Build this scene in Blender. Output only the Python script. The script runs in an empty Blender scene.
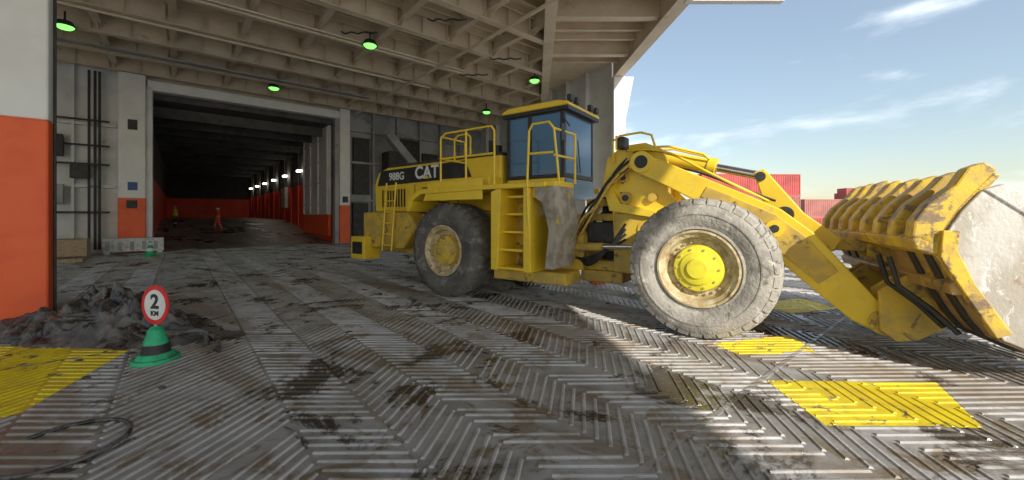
import bpy, math, random, bmesh
from mathutils import Vector, Matrix, noise
random.seed(7)
sc=bpy.context.scene
sc.view_settings.view_transform='Standard'
sc.view_settings.look='None'
sc.view_settings.exposure=0
SHIP=Matrix.Rotation(math.radians(40.1),4,'Z')
def S(s,t):
    v=SHIP@Vector((s,t,0)); return (v.x,v.y)

# ---------------------------------------------------------------- materials
def pmat(name,c1,c2=None,rough=.6,metal=0.0,scale=3.0,thr=(.42,.62),bump=.1,stain=None,sthr=(.56,.66),sscale=1.3,srough=None,spec=.5,stretch=None,bscale=40,stain2=None,s2thr=(.55,.65),s2scale=4.0,tracks=None):
    m=bpy.data.materials.new(name); m.use_nodes=True
    nt=m.node_tree; N=nt.nodes; L=nt.links
    b=N['Principled BSDF']
    tc=N.new('ShaderNodeTexCoord'); src=tc.outputs['Object']
    if stretch:
        mp=N.new('ShaderNodeMapping'); mp.inputs['Scale'].default_value=stretch
        L.new(src,mp.inputs['Vector']); src=mp.outputs['Vector']
    def nz(sc_,det=3,dist=0.0,ro=.6,s=None):
        n=N.new('ShaderNodeTexNoise'); n.inputs['Scale'].default_value=sc_; n.inputs['Detail'].default_value=det
        n.inputs['Distortion'].default_value=dist; n.inputs['Roughness'].default_value=ro
        L.new(s or src,n.inputs['Vector']); return n.outputs['Fac']
    def mr(f,a,bb,lo=0.0,hi=1.0):
        n=N.new('ShaderNodeMapRange'); n.interpolation_type='SMOOTHSTEP'
        n.inputs[1].default_value=a; n.inputs[2].default_value=bb; n.inputs[3].default_value=lo; n.inputs[4].default_value=hi
        L.new(f,n.inputs[0]); return n.outputs[0]
    def mix(f,a,bb):
        n=N.new('ShaderNodeMix'); n.data_type='RGBA'
        L.new(f,n.inputs[0])
        for i,v in ((6,a),(7,bb)):
            if isinstance(v,tuple): n.inputs[i].default_value=(v[0],v[1],v[2],1)
            else: L.new(v,n.inputs[i])
        return n.outputs[2]
    if c2 is None: c2=tuple(x*.75 for x in c1)
    col=mix(mr(nz(scale),thr[0],thr[1]),c1,c2)
    rr=None
    if tracks:
        # mud dragged along the driving direction of the machines
        mp2=N.new('ShaderNodeMapping'); mp2.vector_type='TEXTURE'; mp2.inputs['Rotation'].default_value=(0,0,math.radians(-35.2)); mp2.inputs['Scale'].default_value=(5.5,.8,1)
        L.new(src,mp2.inputs['Vector'])
        col=mix(mr(nz(1.0,4,.3,.6,mp2.outputs[0]),.50,.62,0,.75),col,tracks)
    if stain2:
        col=mix(mr(nz(s2scale,5,.8,.7),s2thr[0],s2thr[1]),col,stain2)
    if stain:
        sm=mr(nz(sscale,6,.6,.7),sthr[0],sthr[1])
        col=mix(sm,col,stain)
        if srough is not None:
            rr=mr(sm,0,1,rough,srough)
    L.new(col,b.inputs['Base Color'])
    b.inputs['Roughness'].default_value=rough
    if rr: L.new(rr,b.inputs['Roughness'])
    b.inputs['Metallic'].default_value=metal
    b.inputs['Specular IOR Level'].default_value=spec
    if bump:
        bp=N.new('ShaderNodeBump'); bp.inputs['Strength'].default_value=bump; bp.inputs['Distance'].default_value=.02
        L.new(nz(bscale,3),bp.inputs['Height']); L.new(bp.outputs[0],b.inputs['Normal'])
    return m
M={}
M['deck']=pmat('deck_steel',(.42,.41,.40),(.29,.275,.26),.45,0,1.3,(.4,.62),.4,(.065,.053,.042),(.525,.60),.75,.14,.5,bscale=12,stain2=(.21,.165,.115),s2thr=(.50,.62),s2scale=2.2,tracks=(.20,.155,.11))
M['bar']=pmat('deck_bar_worn',(.50,.485,.47),(.37,.355,.34),.50,0,1.6,(.4,.62),.4,(.10,.08,.062),(.54,.61),.75,.22,.4,bscale=20,stain2=(.27,.22,.165),s2thr=(.52,.64),s2scale=2.2,tracks=(.27,.22,.165))
M['ypaint']=pmat('deck_yellow_paint',(.88,.70,.02),(.74,.55,.03),.45,0,4,(.4,.65),.3,(.16,.13,.08),(.58,.66),3.0)
M['quay']=pmat('quay_concrete',(.42,.40,.38),(.32,.31,.29),.85,0,.08,(.4,.6),.1)
M['white']=pmat('ship_white_paint',(.86,.86,.85),(.79,.79,.78),.5,0,1.2,(.4,.7),.05,(.50,.41,.33),(.67,.79),1.8)
M['red']=pmat('ship_red_paint',(.93,.14,.035),(.86,.11,.03),.5,0,1.5,(.4,.7),.05,(.40,.14,.09),(.66,.78),1.6)
M['dred']=pmat('hold_red_paint',(.90,.085,.035),(.76,.06,.03),.5,0,.8,(.4,.7),.05)
M['cream']=pmat('deckhead_cream_paint',(.82,.71,.55),(.74,.62,.47),.6,0,1.1,(.4,.65),.06,(.48,.34,.22),(.60,.76),1.9)
M['grey']=pmat('bulkhead_grey',(.42,.43,.44),(.30,.31,.32),.6,0,.8,(.4,.65),.06,(.16,.13,.11),(.6,.72),1.6)
M['lgrey']=pmat('bulkhead_light_grey',(.78,.79,.79),(.67,.69,.69),.6,0,.8,(.4,.65),.06,(.36,.30,.25),(.63,.75),1.6)
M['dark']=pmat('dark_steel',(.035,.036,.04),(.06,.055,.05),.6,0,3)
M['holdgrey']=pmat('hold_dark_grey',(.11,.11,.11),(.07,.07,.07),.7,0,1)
M['hblue']=pmat('notice_blue',(.05,.12,.35),(.04,.10,.3),.5,0,3)
M['black']=pmat('black_rubber_paint',(.02,.02,.022),(.035,.033,.03),.5,0,5)
M['yel']=pmat('machine_yellow',(.92,.65,.04),(.86,.58,.035),.36,0,2.0,(.4,.7),.03,(.42,.29,.12),(.63,.74),3.0,.7,stain2=(.72,.52,.12),s2thr=(.56,.70),s2scale=6)
M['yeldirt']=pmat('machine_yellow_dirty',(.74,.50,.06),(.54,.37,.09),.6,0,3,(.38,.62),.12,(.18,.125,.07),(.55,.66),3.5)
M['tyre']=pmat('tyre_dusty',(.16,.15,.135),(.10,.095,.09),.9,0,2.2,(.38,.62),.5,(.28,.26,.23),(.52,.66),4,bscale=25)
M['tyref']=pmat('tyre_dried_mud',(.44,.41,.36),(.31,.285,.25),.92,0,2.6,(.38,.62),.8,(.56,.53,.48),(.54,.66),4,bscale=22,stain2=(.20,.18,.15),s2thr=(.55,.65),s2scale=5)
M['rim']=pmat('rim_worn',(.68,.58,.36),(.48,.37,.20),.55,0,6,(.4,.6),.15,(.26,.17,.09),(.55,.65),7)
M['hub']=pmat('hub_yellow',(.88,.78,.05),(.78,.66,.05),.45,0,4,(.45,.65),.05,(.42,.30,.1),(.61,.71),8)
M['mud']=pmat('mudguard_grey',(.44,.40,.33),(.28,.25,.20),.8,0,3,(.4,.6),.3,(.60,.43,.08),(.58,.66),3)
M['chrome']=pmat('cylinder_rod',(.7,.7,.7),(.6,.58,.55),.2,1.0,5)
M['buckout']=pmat('bucket_shell_worn',(.52,.34,.12),(.34,.21,.10),.45,.1,2.2,(.38,.6),.3,(.66,.46,.07),(.55,.63),2.6,.4,stain2=(.17,.12,.08),s2thr=(.54,.64),s2scale=4)
M['buckside']=pmat('bucket_side_bare',(.66,.63,.58),(.50,.45,.38),.4,.2,3.0,(.4,.62),.2,(.34,.23,.12),(.56,.67),2.4,stain2=(.75,.73,.7),s2thr=(.55,.62),s2scale=8,stretch=(1,1,.6))
M['ribs']=pmat('spill_rib_worn_yellow',(.80,.54,.05),(.58,.39,.09),.5,0,4,(.4,.6),.2,(.26,.18,.11),(.52,.62),3.5)
M['wood']=pmat('crate_wood',(.52,.39,.25),(.38,.27,.17),.8,0,8,bump=.2,stretch=(1,1,6))
M['concrete']=pmat('barrier_white',(.72,.72,.70),(.5,.5,.48),.8,0,6,bump=.2)
M['green']=pmat('cone_green',(.02,.50,.22),(.015,.38,.17),.5,0,6,stain=(.10,.12,.08),sthr=(.55,.66),sscale=9)
M['orange']=pmat('cone_orange',(.90,.18,.03),(.75,.13,.03),.5,0,6)
M['swhite']=pmat('sign_white',(.82,.82,.82),(.74,.74,.72),.4,0,8)
M['sred']=pmat('sign_red',(.80,.03,.03),(.66,.02,.03),.4,0,8)
M['sludge']=pmat('sludge',(.085,.08,.078),(.15,.14,.13),.5,0,5,(.4,.6),.8,(.035,.032,.03),(.48,.58),3,.2,bscale=18)
M['seat']=pmat('seat_cover',(.65,.10,.03),(.5,.07,.03),.8)
M['skin']=pmat('skin',(.50,.30,.20),(.45,.26,.18),.6,0,8)
M['cover_red']=pmat('overall_red',(.95,.13,.05),(.85,.11,.05),.8,0,8)
M['hivis']=pmat('hivis_yellow',(.62,.80,.05),(.5,.68,.05),.8,0,8)
M['navy']=pmat('trousers_navy',(.03,.035,.07),(.02,.025,.05),.8,0,8)
M['contred']=pmat('container_red',(.50,.09,.08),(.38,.07,.06),.6,0,.6,bump=.05)
M['contred2']=pmat('container_oxide',(.46,.18,.15),(.38,.14,.12),.6,0,.6,bump=.05)
M['bwhite']=pmat('band_reflective',(.8,.8,.78),(.7,.7,.7),.3)
g=bpy.data.materials.new('cab_glass'); g.use_nodes=True
b=g.node_tree.nodes['Principled BSDF']; b.inputs['Base Color'].default_value=(.20,.40,.66,1)
b.inputs['Transmission Weight'].default_value=.6; b.inputs['IOR'].default_value=1.35
nn=g.node_tree.nodes.new('ShaderNodeTexNoise'); nn.inputs['Scale'].default_value=5
mm=g.node_tree.nodes.new('ShaderNodeMapRange'); mm.inputs[3].default_value=.02; mm.inputs[4].default_value=.10
g.node_tree.links.new(nn.outputs['Fac'],mm.inputs[0]); g.node_tree.links.new(mm.outputs[0],b.inputs['Roughness'])
M['glass']=g
def emat(name,c,s):
    m=bpy.data.materials.new(name); m.use_nodes=True
    b=m.node_tree.nodes['Principled BSDF']; b.inputs['Base Color'].default_value=(*c,1)
    b.inputs['Emission Color'].default_value=(*c,1); b.inputs['Emission Strength'].default_value=s; return m
M['lampg']=emat('lamp_lens_green',(.18,1,.12),2.4)
M['lampw']=emat('lamp_lens_white',(1,.92,.75),7)

# ---------------------------------------------------------------- mesh helpers
def link(o,parent=None):
    sc.collection.objects.link(o)
    if parent: o.parent=parent
    return o
def empty(name,loc=(0,0,0),rz=0,parent=None):
    o=bpy.data.objects.new(name,None); o.location=loc; o.rotation_euler=(0,0,rz); o.empty_display_size=.3
    return link(o,parent)
def mk(name,verts,faces,mat,parent=None,smooth=False,bevel=0,mats=None,midx=None,xf=None,recalc=True):
    me=bpy.data.meshes.new(name)
    if xf is not None: verts=[tuple(xf@Vector(v)) for v in verts]
    me.from_pydata([tuple(v) for v in verts],[],faces)
    if recalc:
        bm=bmesh.new(); bm.from_mesh(me); bmesh.ops.recalc_face_normals(bm,faces=bm.faces); bm.to_mesh(me); bm.free()
    for m in (mats or [mat]): me.materials.append(M[m])
    if midx:
        for p,i in zip(me.polygons,midx): p.material_index=i
    o=bpy.data.objects.new(name,me); link(o,parent)
    if smooth:
        me.polygons.foreach_set('use_smooth',[True]*len(me.polygons))
        try:
            me.set_sharp_from_angle(angle=math.radians(38))
        except Exception: pass
    if bevel:
        bv=o.modifiers.new('bevel','BEVEL'); bv.width=bevel; bv.segments=2; bv.limit_method='ANGLE'; bv.angle_limit=math.radians(35)
    return o
BF=[(0,1,2,3),(4,5,6,7),(0,1,5,4),(1,2,6,5),(2,3,7,6),(3,0,4,7)]
def boxv(x0,x1,y0,y1,z0,z1):
    return [(x0,y0,z0),(x1,y0,z0),(x1,y1,z0),(x0,y1,z0),(x0,y0,z1),(x1,y0,z1),(x1,y1,z1),(x0,y1,z1)]
def box(name,x0,x1,y0,y1,z0,z1,mat,parent,bevel=.01,xf=None):
    return mk(name,boxv(x0,x1,y0,y1,z0,z1),BF,mat,parent,bevel=bevel,xf=xf)
def prism(name,prof,v0,v1,mat,parent,bevel=.012,smooth=False,xf=None):
    n=len(prof); vs=[(p[0],v0,p[1]) for p in prof]+[(p[0],v1,p[1]) for p in prof]
    fs=[tuple(range(n)),tuple(range(n,2*n))]+[(i,(i+1)%n,(i+1)%n+n,i+n) for i in range(n)]
    return mk(name,vs,fs,mat,parent,bevel=bevel,smooth=smooth,xf=xf)
class Acc:
    def __init__(s): s.v=[]; s.f=[]; s.m=[]
    def add(s,v,f,mi=0):
        k=len(s.v); s.v+=[tuple(x) for x in v]
        for q in f: s.f.append(tuple(i+k for i in q)); s.m.append(mi)
    def box(s,x0,x1,y0,y1,z0,z1,mi=0,xf=None):
        v=boxv(x0,x1,y0,y1,z0,z1)
        if xf is not None: v=[tuple(xf@Vector(p)) for p in v]
        s.add(v,BF,mi)
    def beam(s,p,q,th,z0,z1,mi=0,off=0.0):
        p=Vector(p[:2]); q=Vector(q[:2]); d=q-p
        if d.length<1e-4: return
        d.normalize(); n=Vector((-d.y,d.x)); a=n*(off-th/2); c=n*(off+th/2)
        v=[(p+a),(q+a),(q+c),(p+c)]
        s.add([(x.x,x.y,z0) for x in v]+[(x.x,x.y,z1) for x in v],BF,mi)
    def cyl(s,p0,p1,r0,r1=None,seg=12,mi=0):
        r1=r0 if r1 is None else r1
        p0=Vector(p0);p1=Vector(p1); d=(p1-p0).normalized()
        u=d.orthogonal().normalized(); w=d.cross(u)
        vs=[]
        for p,r in ((p0,r0),(p1,r1)):
            for i in range(seg):
                a=2*math.pi*i/seg; vs.append(p+u*math.cos(a)*r+w*math.sin(a)*r)
        fs=[tuple(range(seg)),tuple(range(seg,2*seg))]+[(i,(i+1)%seg,(i+1)%seg+seg,i+seg) for i in range(seg)]
        s.add(vs,fs,mi)
    def done(s,name,mats,parent=None,smooth=False,bevel=0,xf=None):
        return mk(name,s.v,s.f,None,parent,smooth=smooth,bevel=bevel,mats=mats if isinstance(mats,list) else [mats],midx=s.m,xf=xf)
def cyl(name,p0,p1,r,mat,parent,r1=None,seg=20,bevel=0):
    a=Acc(); a.cyl(p0,p1,r,r1,seg); return a.done(name,mat,parent,smooth=True,bevel=bevel)
def tube(name,pts,r,mat,parent,curved=False):
    cu=bpy.data.curves.new(name,'CURVE'); cu.dimensions='3D'; cu.bevel_depth=r; cu.bevel_resolution=3; cu.use_fill_caps=True
    sp=cu.splines.new('NURBS' if curved else 'POLY'); sp.points.add(len(pts)-1)
    for i,p in enumerate(pts): sp.points[i].co=(*p,1)
    if curved: sp.order_u=min(4,len(pts)); sp.use_endpoint_u=True
    cu.materials.append(M[mat]); o=bpy.data.objects.new(name,cu); return link(o,parent)
def text(name,body,size,loc,rot,mat,parent,ext=.004,bold=0):
    cu=bpy.data.curves.new(name,'FONT'); cu.body=body; cu.size=size; cu.extrude=ext; cu.offset=bold; cu.align_x='CENTER'; cu.align_y='CENTER'
    cu.materials.append(M[mat]); o=bpy.data.objects.new(name,cu); o.location=loc; o.rotation_euler=rot; return link(o,parent)
def lathe(name,prof,cu,cw,v0,sgn,mat,parent,seg=56):
    vs=[];n=len(prof)
    for i in range(seg):
        a=2*math.pi*i/seg
        for r,y in prof: vs.append((cu+r*math.cos(a),v0+sgn*y,cw+r*math.sin(a)))
    fs=[]
    for i in range(seg):
        j=(i+1)%seg
        for k in range(n-1): fs.append((i*n+k,i*n+k+1,j*n+k+1,j*n+k))
    o=mk(name,vs,fs,mat,parent,smooth=True); return o
def clipseg(p,q,poly):
    p=Vector(p[:2]);q=Vector(q[:2]);d=q-p;t0,t1=0.0,1.0
    ar=sum(poly[i][0]*poly[(i+1)%len(poly)][1]-poly[(i+1)%len(poly)][0]*poly[i][1] for i in range(len(poly)))
    sg=1 if ar>0 else -1
    for i in range(len(poly)):
        a=Vector(poly[i]);b2=Vector(poly[(i+1)%len(poly)]);e=b2-a;n=Vector((-e.y,e.x))*sg
        num=n.dot(p-a);den=n.dot(d)
        if abs(den)<1e-9:
            if num<0: return None
        else:
            t=-num/den
            if den>0: t0=max(t0,t)
            else: t1=min(t1,t)
    if t0>=t1: return None
    return (t0,t1)

# ---------------------------------------------------------------- ground
q=2500
mk('quay_ground',[(-q,-q,-1),(q,-q,-1),(q,q,-1),(-q,q,-1)],[(0,1,2,3)],'quay')
deck=empty('ramp_deck')
box('deck_plate',-16,34,-18,27.9,-.5,0,'deck',deck,0,SHIP)
hp=[(27.9,0),(31,0),(38,.65),(45,1.4),(72,1.5)]
vs=[];fs=[]
for t,z in hp: vs+=[(-1.3,t,z),(8.2,t,z)]
for i in range(len(hp)-1): fs.append((2*i,2*i+1,2*i+3,2*i+2))
mk('hold_floor',vs,fs,'deck',deck,xf=SHIP)
YP=[[(2.86,4.46),(4.72,4.40),(4.13,3.46),(2.78,3.50)],[(2.9,5.72),(4.33,6.15),(4.14,5.38),(3.04,5.28)],
    [(-5.29,5.47),(-7.3,5.62),(-9.0,5.2),(-8.0,3.2),(-5.2,3.2),(-4.62,3.72)],[(5.0,8.3),(6.4,8.8),(6.6,7.9),(5.3,7.5)]]
for i,P in enumerate(YP):
    mk('yellow_marking',[(x,y,.004) for x,y in P],[tuple(range(len(P)))],'ypaint',deck)
A=Acc()
def bar(p,q,mi):
    p=Vector(p);q=Vector(q);d=(q-p)
    if d.length<.03: return
    d.normalize();n=Vector((-d.y,d.x)); w0=.020;w1=.009;h=.014
    v=[]
    for P in (p,q):
        sg=1 if P is p else -1
        v+=[(*(P-n*w0),.0),(*(P+n*w0),.0)]
        P2=P+d*sg*.008
        v+=[(*(P2+n*w1),h),(*(P2-n*w1),h)]
    A.add(v,[(0,1,2,3),(4,5,6,7),(1,5,6,2),(2,6,7,3),(3,7,4,0)],mi)
s=-10.5;k=0
widths=[.62,.62,.62,.62,.62,.62,1.3,.62,.62]
while s<21:
    w=widths[k%len(widths)]; sgn=1 if k%2 else -1
    t=-4.0
    while t<27.3:
        if random.random()>.04:
            j=random.uniform(-.006,.006); dy=w*.5*math.tan(math.radians(38))
            p=S(s+.02,t-sgn*dy+j); qq=S(s+w-.02,t+sgn*dy-j)
            if 0<p[1]<34 or 0<qq[1]<34:
                segs=[(0.0,1.0,0)]
                for P in YP:
                    c=clipseg(p,qq,P)
                    if c:
                        segs=[(0,c[0],0),(c[0],c[1],1),(c[1],1,0)]; break
                pv=Vector(p);d=Vector(qq)-pv
                for a0,a1,mi in segs: bar(pv+d*a0,pv+d*a1,mi)
        t+=.14
    s+=w;k+=1
A.done('tread_bars',['bar','ypaint'],deck)
A=Acc()
for tt in (1.6,7.6,13.6,19.6,25.6): A.box(-14,30,tt-.025,tt+.025,0,.010,xf=SHIP)
for ss in (-7.2,17.0): A.box(ss-.04,ss+.04,-10,27.8,0,.02,xf=SHIP)
A.done('plate_seams','deck',deck)
ring=[(math.cos(a)*.40-3.62,math.sin(a)*.40+3.18,.018) for a in [-1.6+i*math.pi/16 for i in range(24)]]
tube('drain_ring',ring,.017,'sludge',deck)

# ---------------------------------------------------------------- ship structure
ship=empty('cargo_ship')
E0=(8.95,-17);E1=(5.85,8);E2=(5.4,20.5);HW=(-2.6,34.3)
B0=(-.5,-17);B1=(2.1,26)
P3=S(-12,27.9);P4=S(-12,-13)
top=[P4,E0,E1,E2,HW,P3]
n=len(top)
mk('deckhead_plate',[(x,y,9.9) for x,y in top]+[(x,y,10.1) for x,y in top],[tuple(range(n)),tuple(range(n,2*n))]+[(i,(i+1)%n,(i+1)%n+n,i+n) for i in range(n)],'cream',ship)
GP=[P4,B0,B1,HW,P3]
A=Acc()
def girder(p,q,z0,th,fl,stiff=True,poly=None):
    if poly:
        c=clipseg(p,q,poly)
        if not c: return
        p=Vector(p[:2]);d=Vector(q[:2])-p; q=p+d*c[1]; p=p+d*c[0]
    p=Vector(p[:2]);q=Vector(q[:2])
    A.beam(p,q,th,z0+.02,9.9); A.beam(p,q,fl,z0-.012,z0+.02)
    if stiff:
        L=(q-p).length; d=(q-p).normalized(); n2=Vector((-d.y,d.x)); x=.6
        while x<L-.3:
            c=p+d*x
            for sg in (-1,1):
                a0=c+n2*sg*.03; a1=c+n2*sg*fl*.5
                A.beam(a0,a1,.02,z0+.025,9.88)
            x+=1.1
GT=2.6;GS=2.2
t=27.2
while t>-12.5:
    girder(S(-12,t),S(30,t),8.95,.03,.32,True,GP); t-=GT
s=-11.2;k=0
while s<26:
    girder(S(s,-13),S(s,27.85),9.25 if k%2 else 9.2,.03,.24,False,GP); s+=GS;k+=1
t=27.6
while t>-12.5:
    c=clipseg(S(-12,t),S(30,t),GP)
    if c:
        p=Vector(S(-12,t));d=Vector(S(30,t))-p
        A.beam(p+d*c[0],p+d*c[1],.02,9.62,9.895); A.beam(p+d*c[0],p+d*c[1],.09,9.6,9.62)
    t-=.65
t=27.2
while t>-3:
    s=-11.2
    while s<20:
        w0=Vector(S(s,t)); inside=clipseg(S(s,t-.8),S(s,t+.001),GP)
        if inside and inside[0]<.01 and inside[1]>.99:
            a0=Vector(S(s,t-.02));a1=Vector(S(s,t-.75)); nx=Vector(S(s+.012,t))-w0
            v=[(a0.x,a0.y,8.97),(a0.x,a0.y,9.24),(a1.x,a1.y,9.24)]
            A.add([(x-nx.x,y-nx.y,z) for x,y,z in v]+[(x+nx.x,y+nx.y,z) for x,y,z in v],[(0,1,2),(3,4,5),(0,1,4,3),(1,2,5,4),(2,0,3,5)])
        s+=GS
    t-=GT
girder(B0,B1,8.9,.05,.42,True)
y=-16.0;k=0
def lx(p,q,y): return p[0]+(q[0]-p[0])*(y-p[1])/(q[1]-p[1])
while y<20.4:
    x0=lx(B0,B1,y)+.03;x1=(lx(E0,E1,y) if y<8 else lx(E1,E2,y))-.16
    z=9.15 if k%4==0 else 9.5
    A.beam((x0,y),(x1,y),.03,z,9.895); A.beam((x0,y),(x1,y),.16 if k%4 else .3,z-.025,z)
    y+=.85;k+=1
A.done('deckhead_girders','cream',ship)
A=Acc()
for p,q_ in ((E0,E1),(E1,E2)): A.beam(p,q_,.3,8.95,10.35); A.beam(p,q_,.5,8.9,8.947)
A.done('edge_beam','cream',ship)
A=Acc(); A.beam((5.7,13.0),(8.9,13.0),.25,8.86,9.1); A.done('edge_outrigger','white',ship,bevel=.02)
for off,zz,rr in ((2.1,8.8,.06),(2.4,8.8,.04),(-1.0,8.82,.05)):
    tube('deckhead_pipe',[(*S(s_,27.9-off-9.5),zz) for s_ in (-11,10.5)],rr,'cream',ship)
tube('deckhead_pipe',[(*S(9.2,t_),8.75) for t_ in (3,27.5)],.07,'cream',ship)
A=Acc()
A.box(-10,8.6,23.2,23.6,8.78,8.83,xf=SHIP)
A.done('cable_trays','grey',ship)
for (x,y) in ((-3.0,14.0),(1.3,12.4),(-1.0,17.5),(3.6,11.6),(-6.5,15),(-2.6,19.5)):
    pts=[(x+i*.14,y+.10*math.sin(i*1.9),8.85-.1*abs(math.sin(i*.9))) for i in range(11)]
    tube('cable_loop',pts,.03,'dark',ship,True)
Z9=9.9
def sb(name,s0,s1,t0,t1,z0,z1,mat,bevel=.01): return box(name,s0,s1,t0,t1,z0,z1,mat,ship,bevel,SHIP)
sb('bulkhead_left',-12,-2.35,27.9,28.2,0,Z9,'lgrey')
sb('bulkhead_right',8.75,20,27.9,28.2,0,Z9,'grey')
sb('bulkhead_header',-2.35,8.75,27.9,28.2,8.4,Z9,'cream')
sb('header_beam',-1.25,8.1,27.3,27.88,8.25,8.75,'white',.03)
sb('door_column_left_red',-2.3,-1.3,27.1,27.85,0,2.7,'red',.03)
sb('door_column_left',-2.3,-1.3,27.1,27.85,2.7,8.9,'white',.03)
sb('door_column_right_red',8.1,8.75,27.2,27.85,0,2.5,'red',.03)
sb('door_column_right',8.1,8.75,27.2,27.85,2.5,8.9,'white',.03)
sb('column_notice',-1.95,-1.6,27.07,27.098,6.1,6.6,'dark',0); sb('column_notice',-1.95,-1.6,27.07,27.098,3.1,3.5,'hblue',0)
sb('column_notice',-2.0,-1.6,27.07,27.098,2.2,2.6,'dark',0); sb('column_notice',8.25,8.6,27.17,27.198,2.7,3.1,'dark',0)
sb('door_frame_edge_left',-1.3,-1.05,27.3,28.0,0,8.4,'lgrey')
sb('door_frame_edge_right',7.85,8.1,27.4,28.0,0,8.4,'grey')
TE=72
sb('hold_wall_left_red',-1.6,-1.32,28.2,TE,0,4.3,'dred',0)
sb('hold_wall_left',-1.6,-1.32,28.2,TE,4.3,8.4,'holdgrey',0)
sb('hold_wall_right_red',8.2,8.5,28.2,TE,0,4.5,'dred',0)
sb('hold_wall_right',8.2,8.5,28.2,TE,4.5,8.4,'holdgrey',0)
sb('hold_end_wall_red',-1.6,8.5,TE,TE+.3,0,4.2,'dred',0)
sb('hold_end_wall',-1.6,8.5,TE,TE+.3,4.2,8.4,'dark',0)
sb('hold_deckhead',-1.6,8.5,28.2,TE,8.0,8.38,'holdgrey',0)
sb('door_leaf_right',7.75,7.95,28.6,35.5,1.9,8.0,'lgrey',.03)
sb('door_leaf_right_red',7.75,7.95,28.6,35.5,.45,1.9,'red',.03)
A=Acc()
for i in range(14):
    tt=30+i*3.0
    A.box(-1.32,8.2,tt,tt+.2,7.4,8.0,0,SHIP)
    if tt>36:
        A.box(8.1,8.19,tt+.3,tt+.42,0,4.5,1,SHIP)
        A.box(8.1,8.19,tt+.3,tt+.42,4.5,7.4,0,SHIP)
A.done('hold_frames',['holdgrey','dred'],ship)
sb('hold_wall_locker',7.9,8.19,44,46,2.6,4.6,'lgrey',.03)
A=Acc()
for tt in (37,43,49,55,61,67): A.box(7.75,8.05,tt+.5,tt+1.3,5.6,5.75,xf=SHIP)
A.done('hold_lamps','lampw',ship)
A=Acc()
for z in (2.6,4.1,5.6,7.1): A.box(7.68,7.749,28.7,35.4,z,z+.12,xf=SHIP)
for tt in (28.7,31.0,33.2,35.2): A.box(7.66,7.748,tt,tt+.12,1.95,7.9,xf=SHIP)
A.done('door_leaf_ribs','lgrey',ship)
A=Acc()
for ss in (-11,-9.2,-7.4,-5.6,-3.9): A.box(ss,ss+.1,27.55,27.89,0,Z9,xf=SHIP)
for z in (3.2,6.2): A.box(-11.5,-2.4,27.62,27.88,z,z+.12,xf=SHIP)
A.done('bulkhead_frames','lgrey',ship)
A=Acc()
for ss in (-5.1,-4.85,-3.3,-3.1,-2.95): A.cyl(tuple(SHIP@Vector((ss,27.45,.2))),tuple(SHIP@Vector((ss,27.45,8.8))),.05)
for z in (2.0,4.3,5.2,6.4): A.cyl(tuple(SHIP@Vector((-5.4,27.38,z))),tuple(SHIP@Vector((-2.6,27.38,z))),.045)
A.done('bulkhead_pipes','dark',ship,smooth=True)
sb('electric_cabinet',-4.8,-4.1,27.2,27.5,4.6,5.6,'dark',.02)
sb('electric_cabinet',-4.6,-4.1,27.2,27.5,2.4,3.3,'grey',.02)
sb('hose_box',-3.9,-3.3,27.2,27.5,3.6,4.3,'dark',.02)
sb('door_opening_left',-7.2,-5.9,27.6,27.87,.1,2.3,'dark',.02)
A=Acc()
for ss in (10.4,12.2,14.0,15.8,17.6): A.box(ss,ss+.12,27.5,27.89,0,Z9,xf=SHIP)
for z in (2.8,5.4,7.6): A.box(8.8,18.8,27.58,27.88,z,z+.14,xf=SHIP)
A.done('bulkhead_frames_right','grey',ship)
sb('locker_door',9.05,10.1,27.55,27.86,.15,2.7,'dark',.03)
sb('vent_opening',9.1,10.2,27.6,27.87,3.3,7.2,'dark',.03)
sb('machinery_box',10.9,13.4,26.3,27.5,0,3.6,'dark',.05)
sb('machinery_hood',11.0,13.0,26.2,27.45,4.2,6.3,'dark',.05)
sb('vent_opening',14.3,15.6,27.6,27.87,3.3,6.6,'dark',.03)
sb('vent_opening',12.5,13.9,27.6,27.87,5.6,7.5,'dark',.03)
A=Acc()
A.add([tuple(SHIP@Vector(v)) for v in [(10.7,25.9,7.3),(11.1,25.9,7.6),(13.9,25.9,4.7),(13.5,25.9,4.3),(10.7,26.6,7.3),(11.1,26.6,7.6),(13.9,26.6,4.7),(13.5,26.6,4.3)]],BF)
A.done('inclined_davit','grey',ship)
A=Acc(); A.beam((5.35,20.8),(-2.7,34.4),.25,0,9.9); A.done('hull_side_wall','lgrey',ship)
A=Acc()
for i in range(1,9):
    c=Vector((5.35,20.8)).lerp(Vector((-2.7,34.4)),i/9); A.beam(c-Vector((.0,.0)),c+Vector((-.35,-.2)),.08,0,9.85)
A.done('hull_side_frames','lgrey',ship)
A=Acc(); A.beam((5.15,20.3),(5.75,20.3),.6,0,8.9); A.done('hull_post','white',ship,bevel=.04)
A=Acc()
A.add([(5.75,20.1,8.9),(5.75,20.5,8.9),(6.2,20.5,8.9),(6.2,20.1,8.9),(5.75,20.1,6.6),(5.75,20.5,6.6)],[(0,1,2,3),(0,1,5,4),(4,5,2,3),(0,4,3),(1,5,2)])
A.done('hull_post_bracket','white',ship)
sb('port_side_wall',-12.3,-12.0,14,28.2,0,Z9,'lgrey')
sb('near_column_red',-3.3,-1.7,10.2,10.65,0,3.48,'red',.03)
sb('near_column',-3.3,-1.7,10.2,10.65,3.48,9.9,'white',.03)
sb('near_column_web',-2.7,-2.4,10.65,12.2,0,9.9,'lgrey',.02)
tube('column_cable',[(*S(-1.66,10.4),z) for z in (.1,3,6,9)],.022,'dark',ship)
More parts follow.
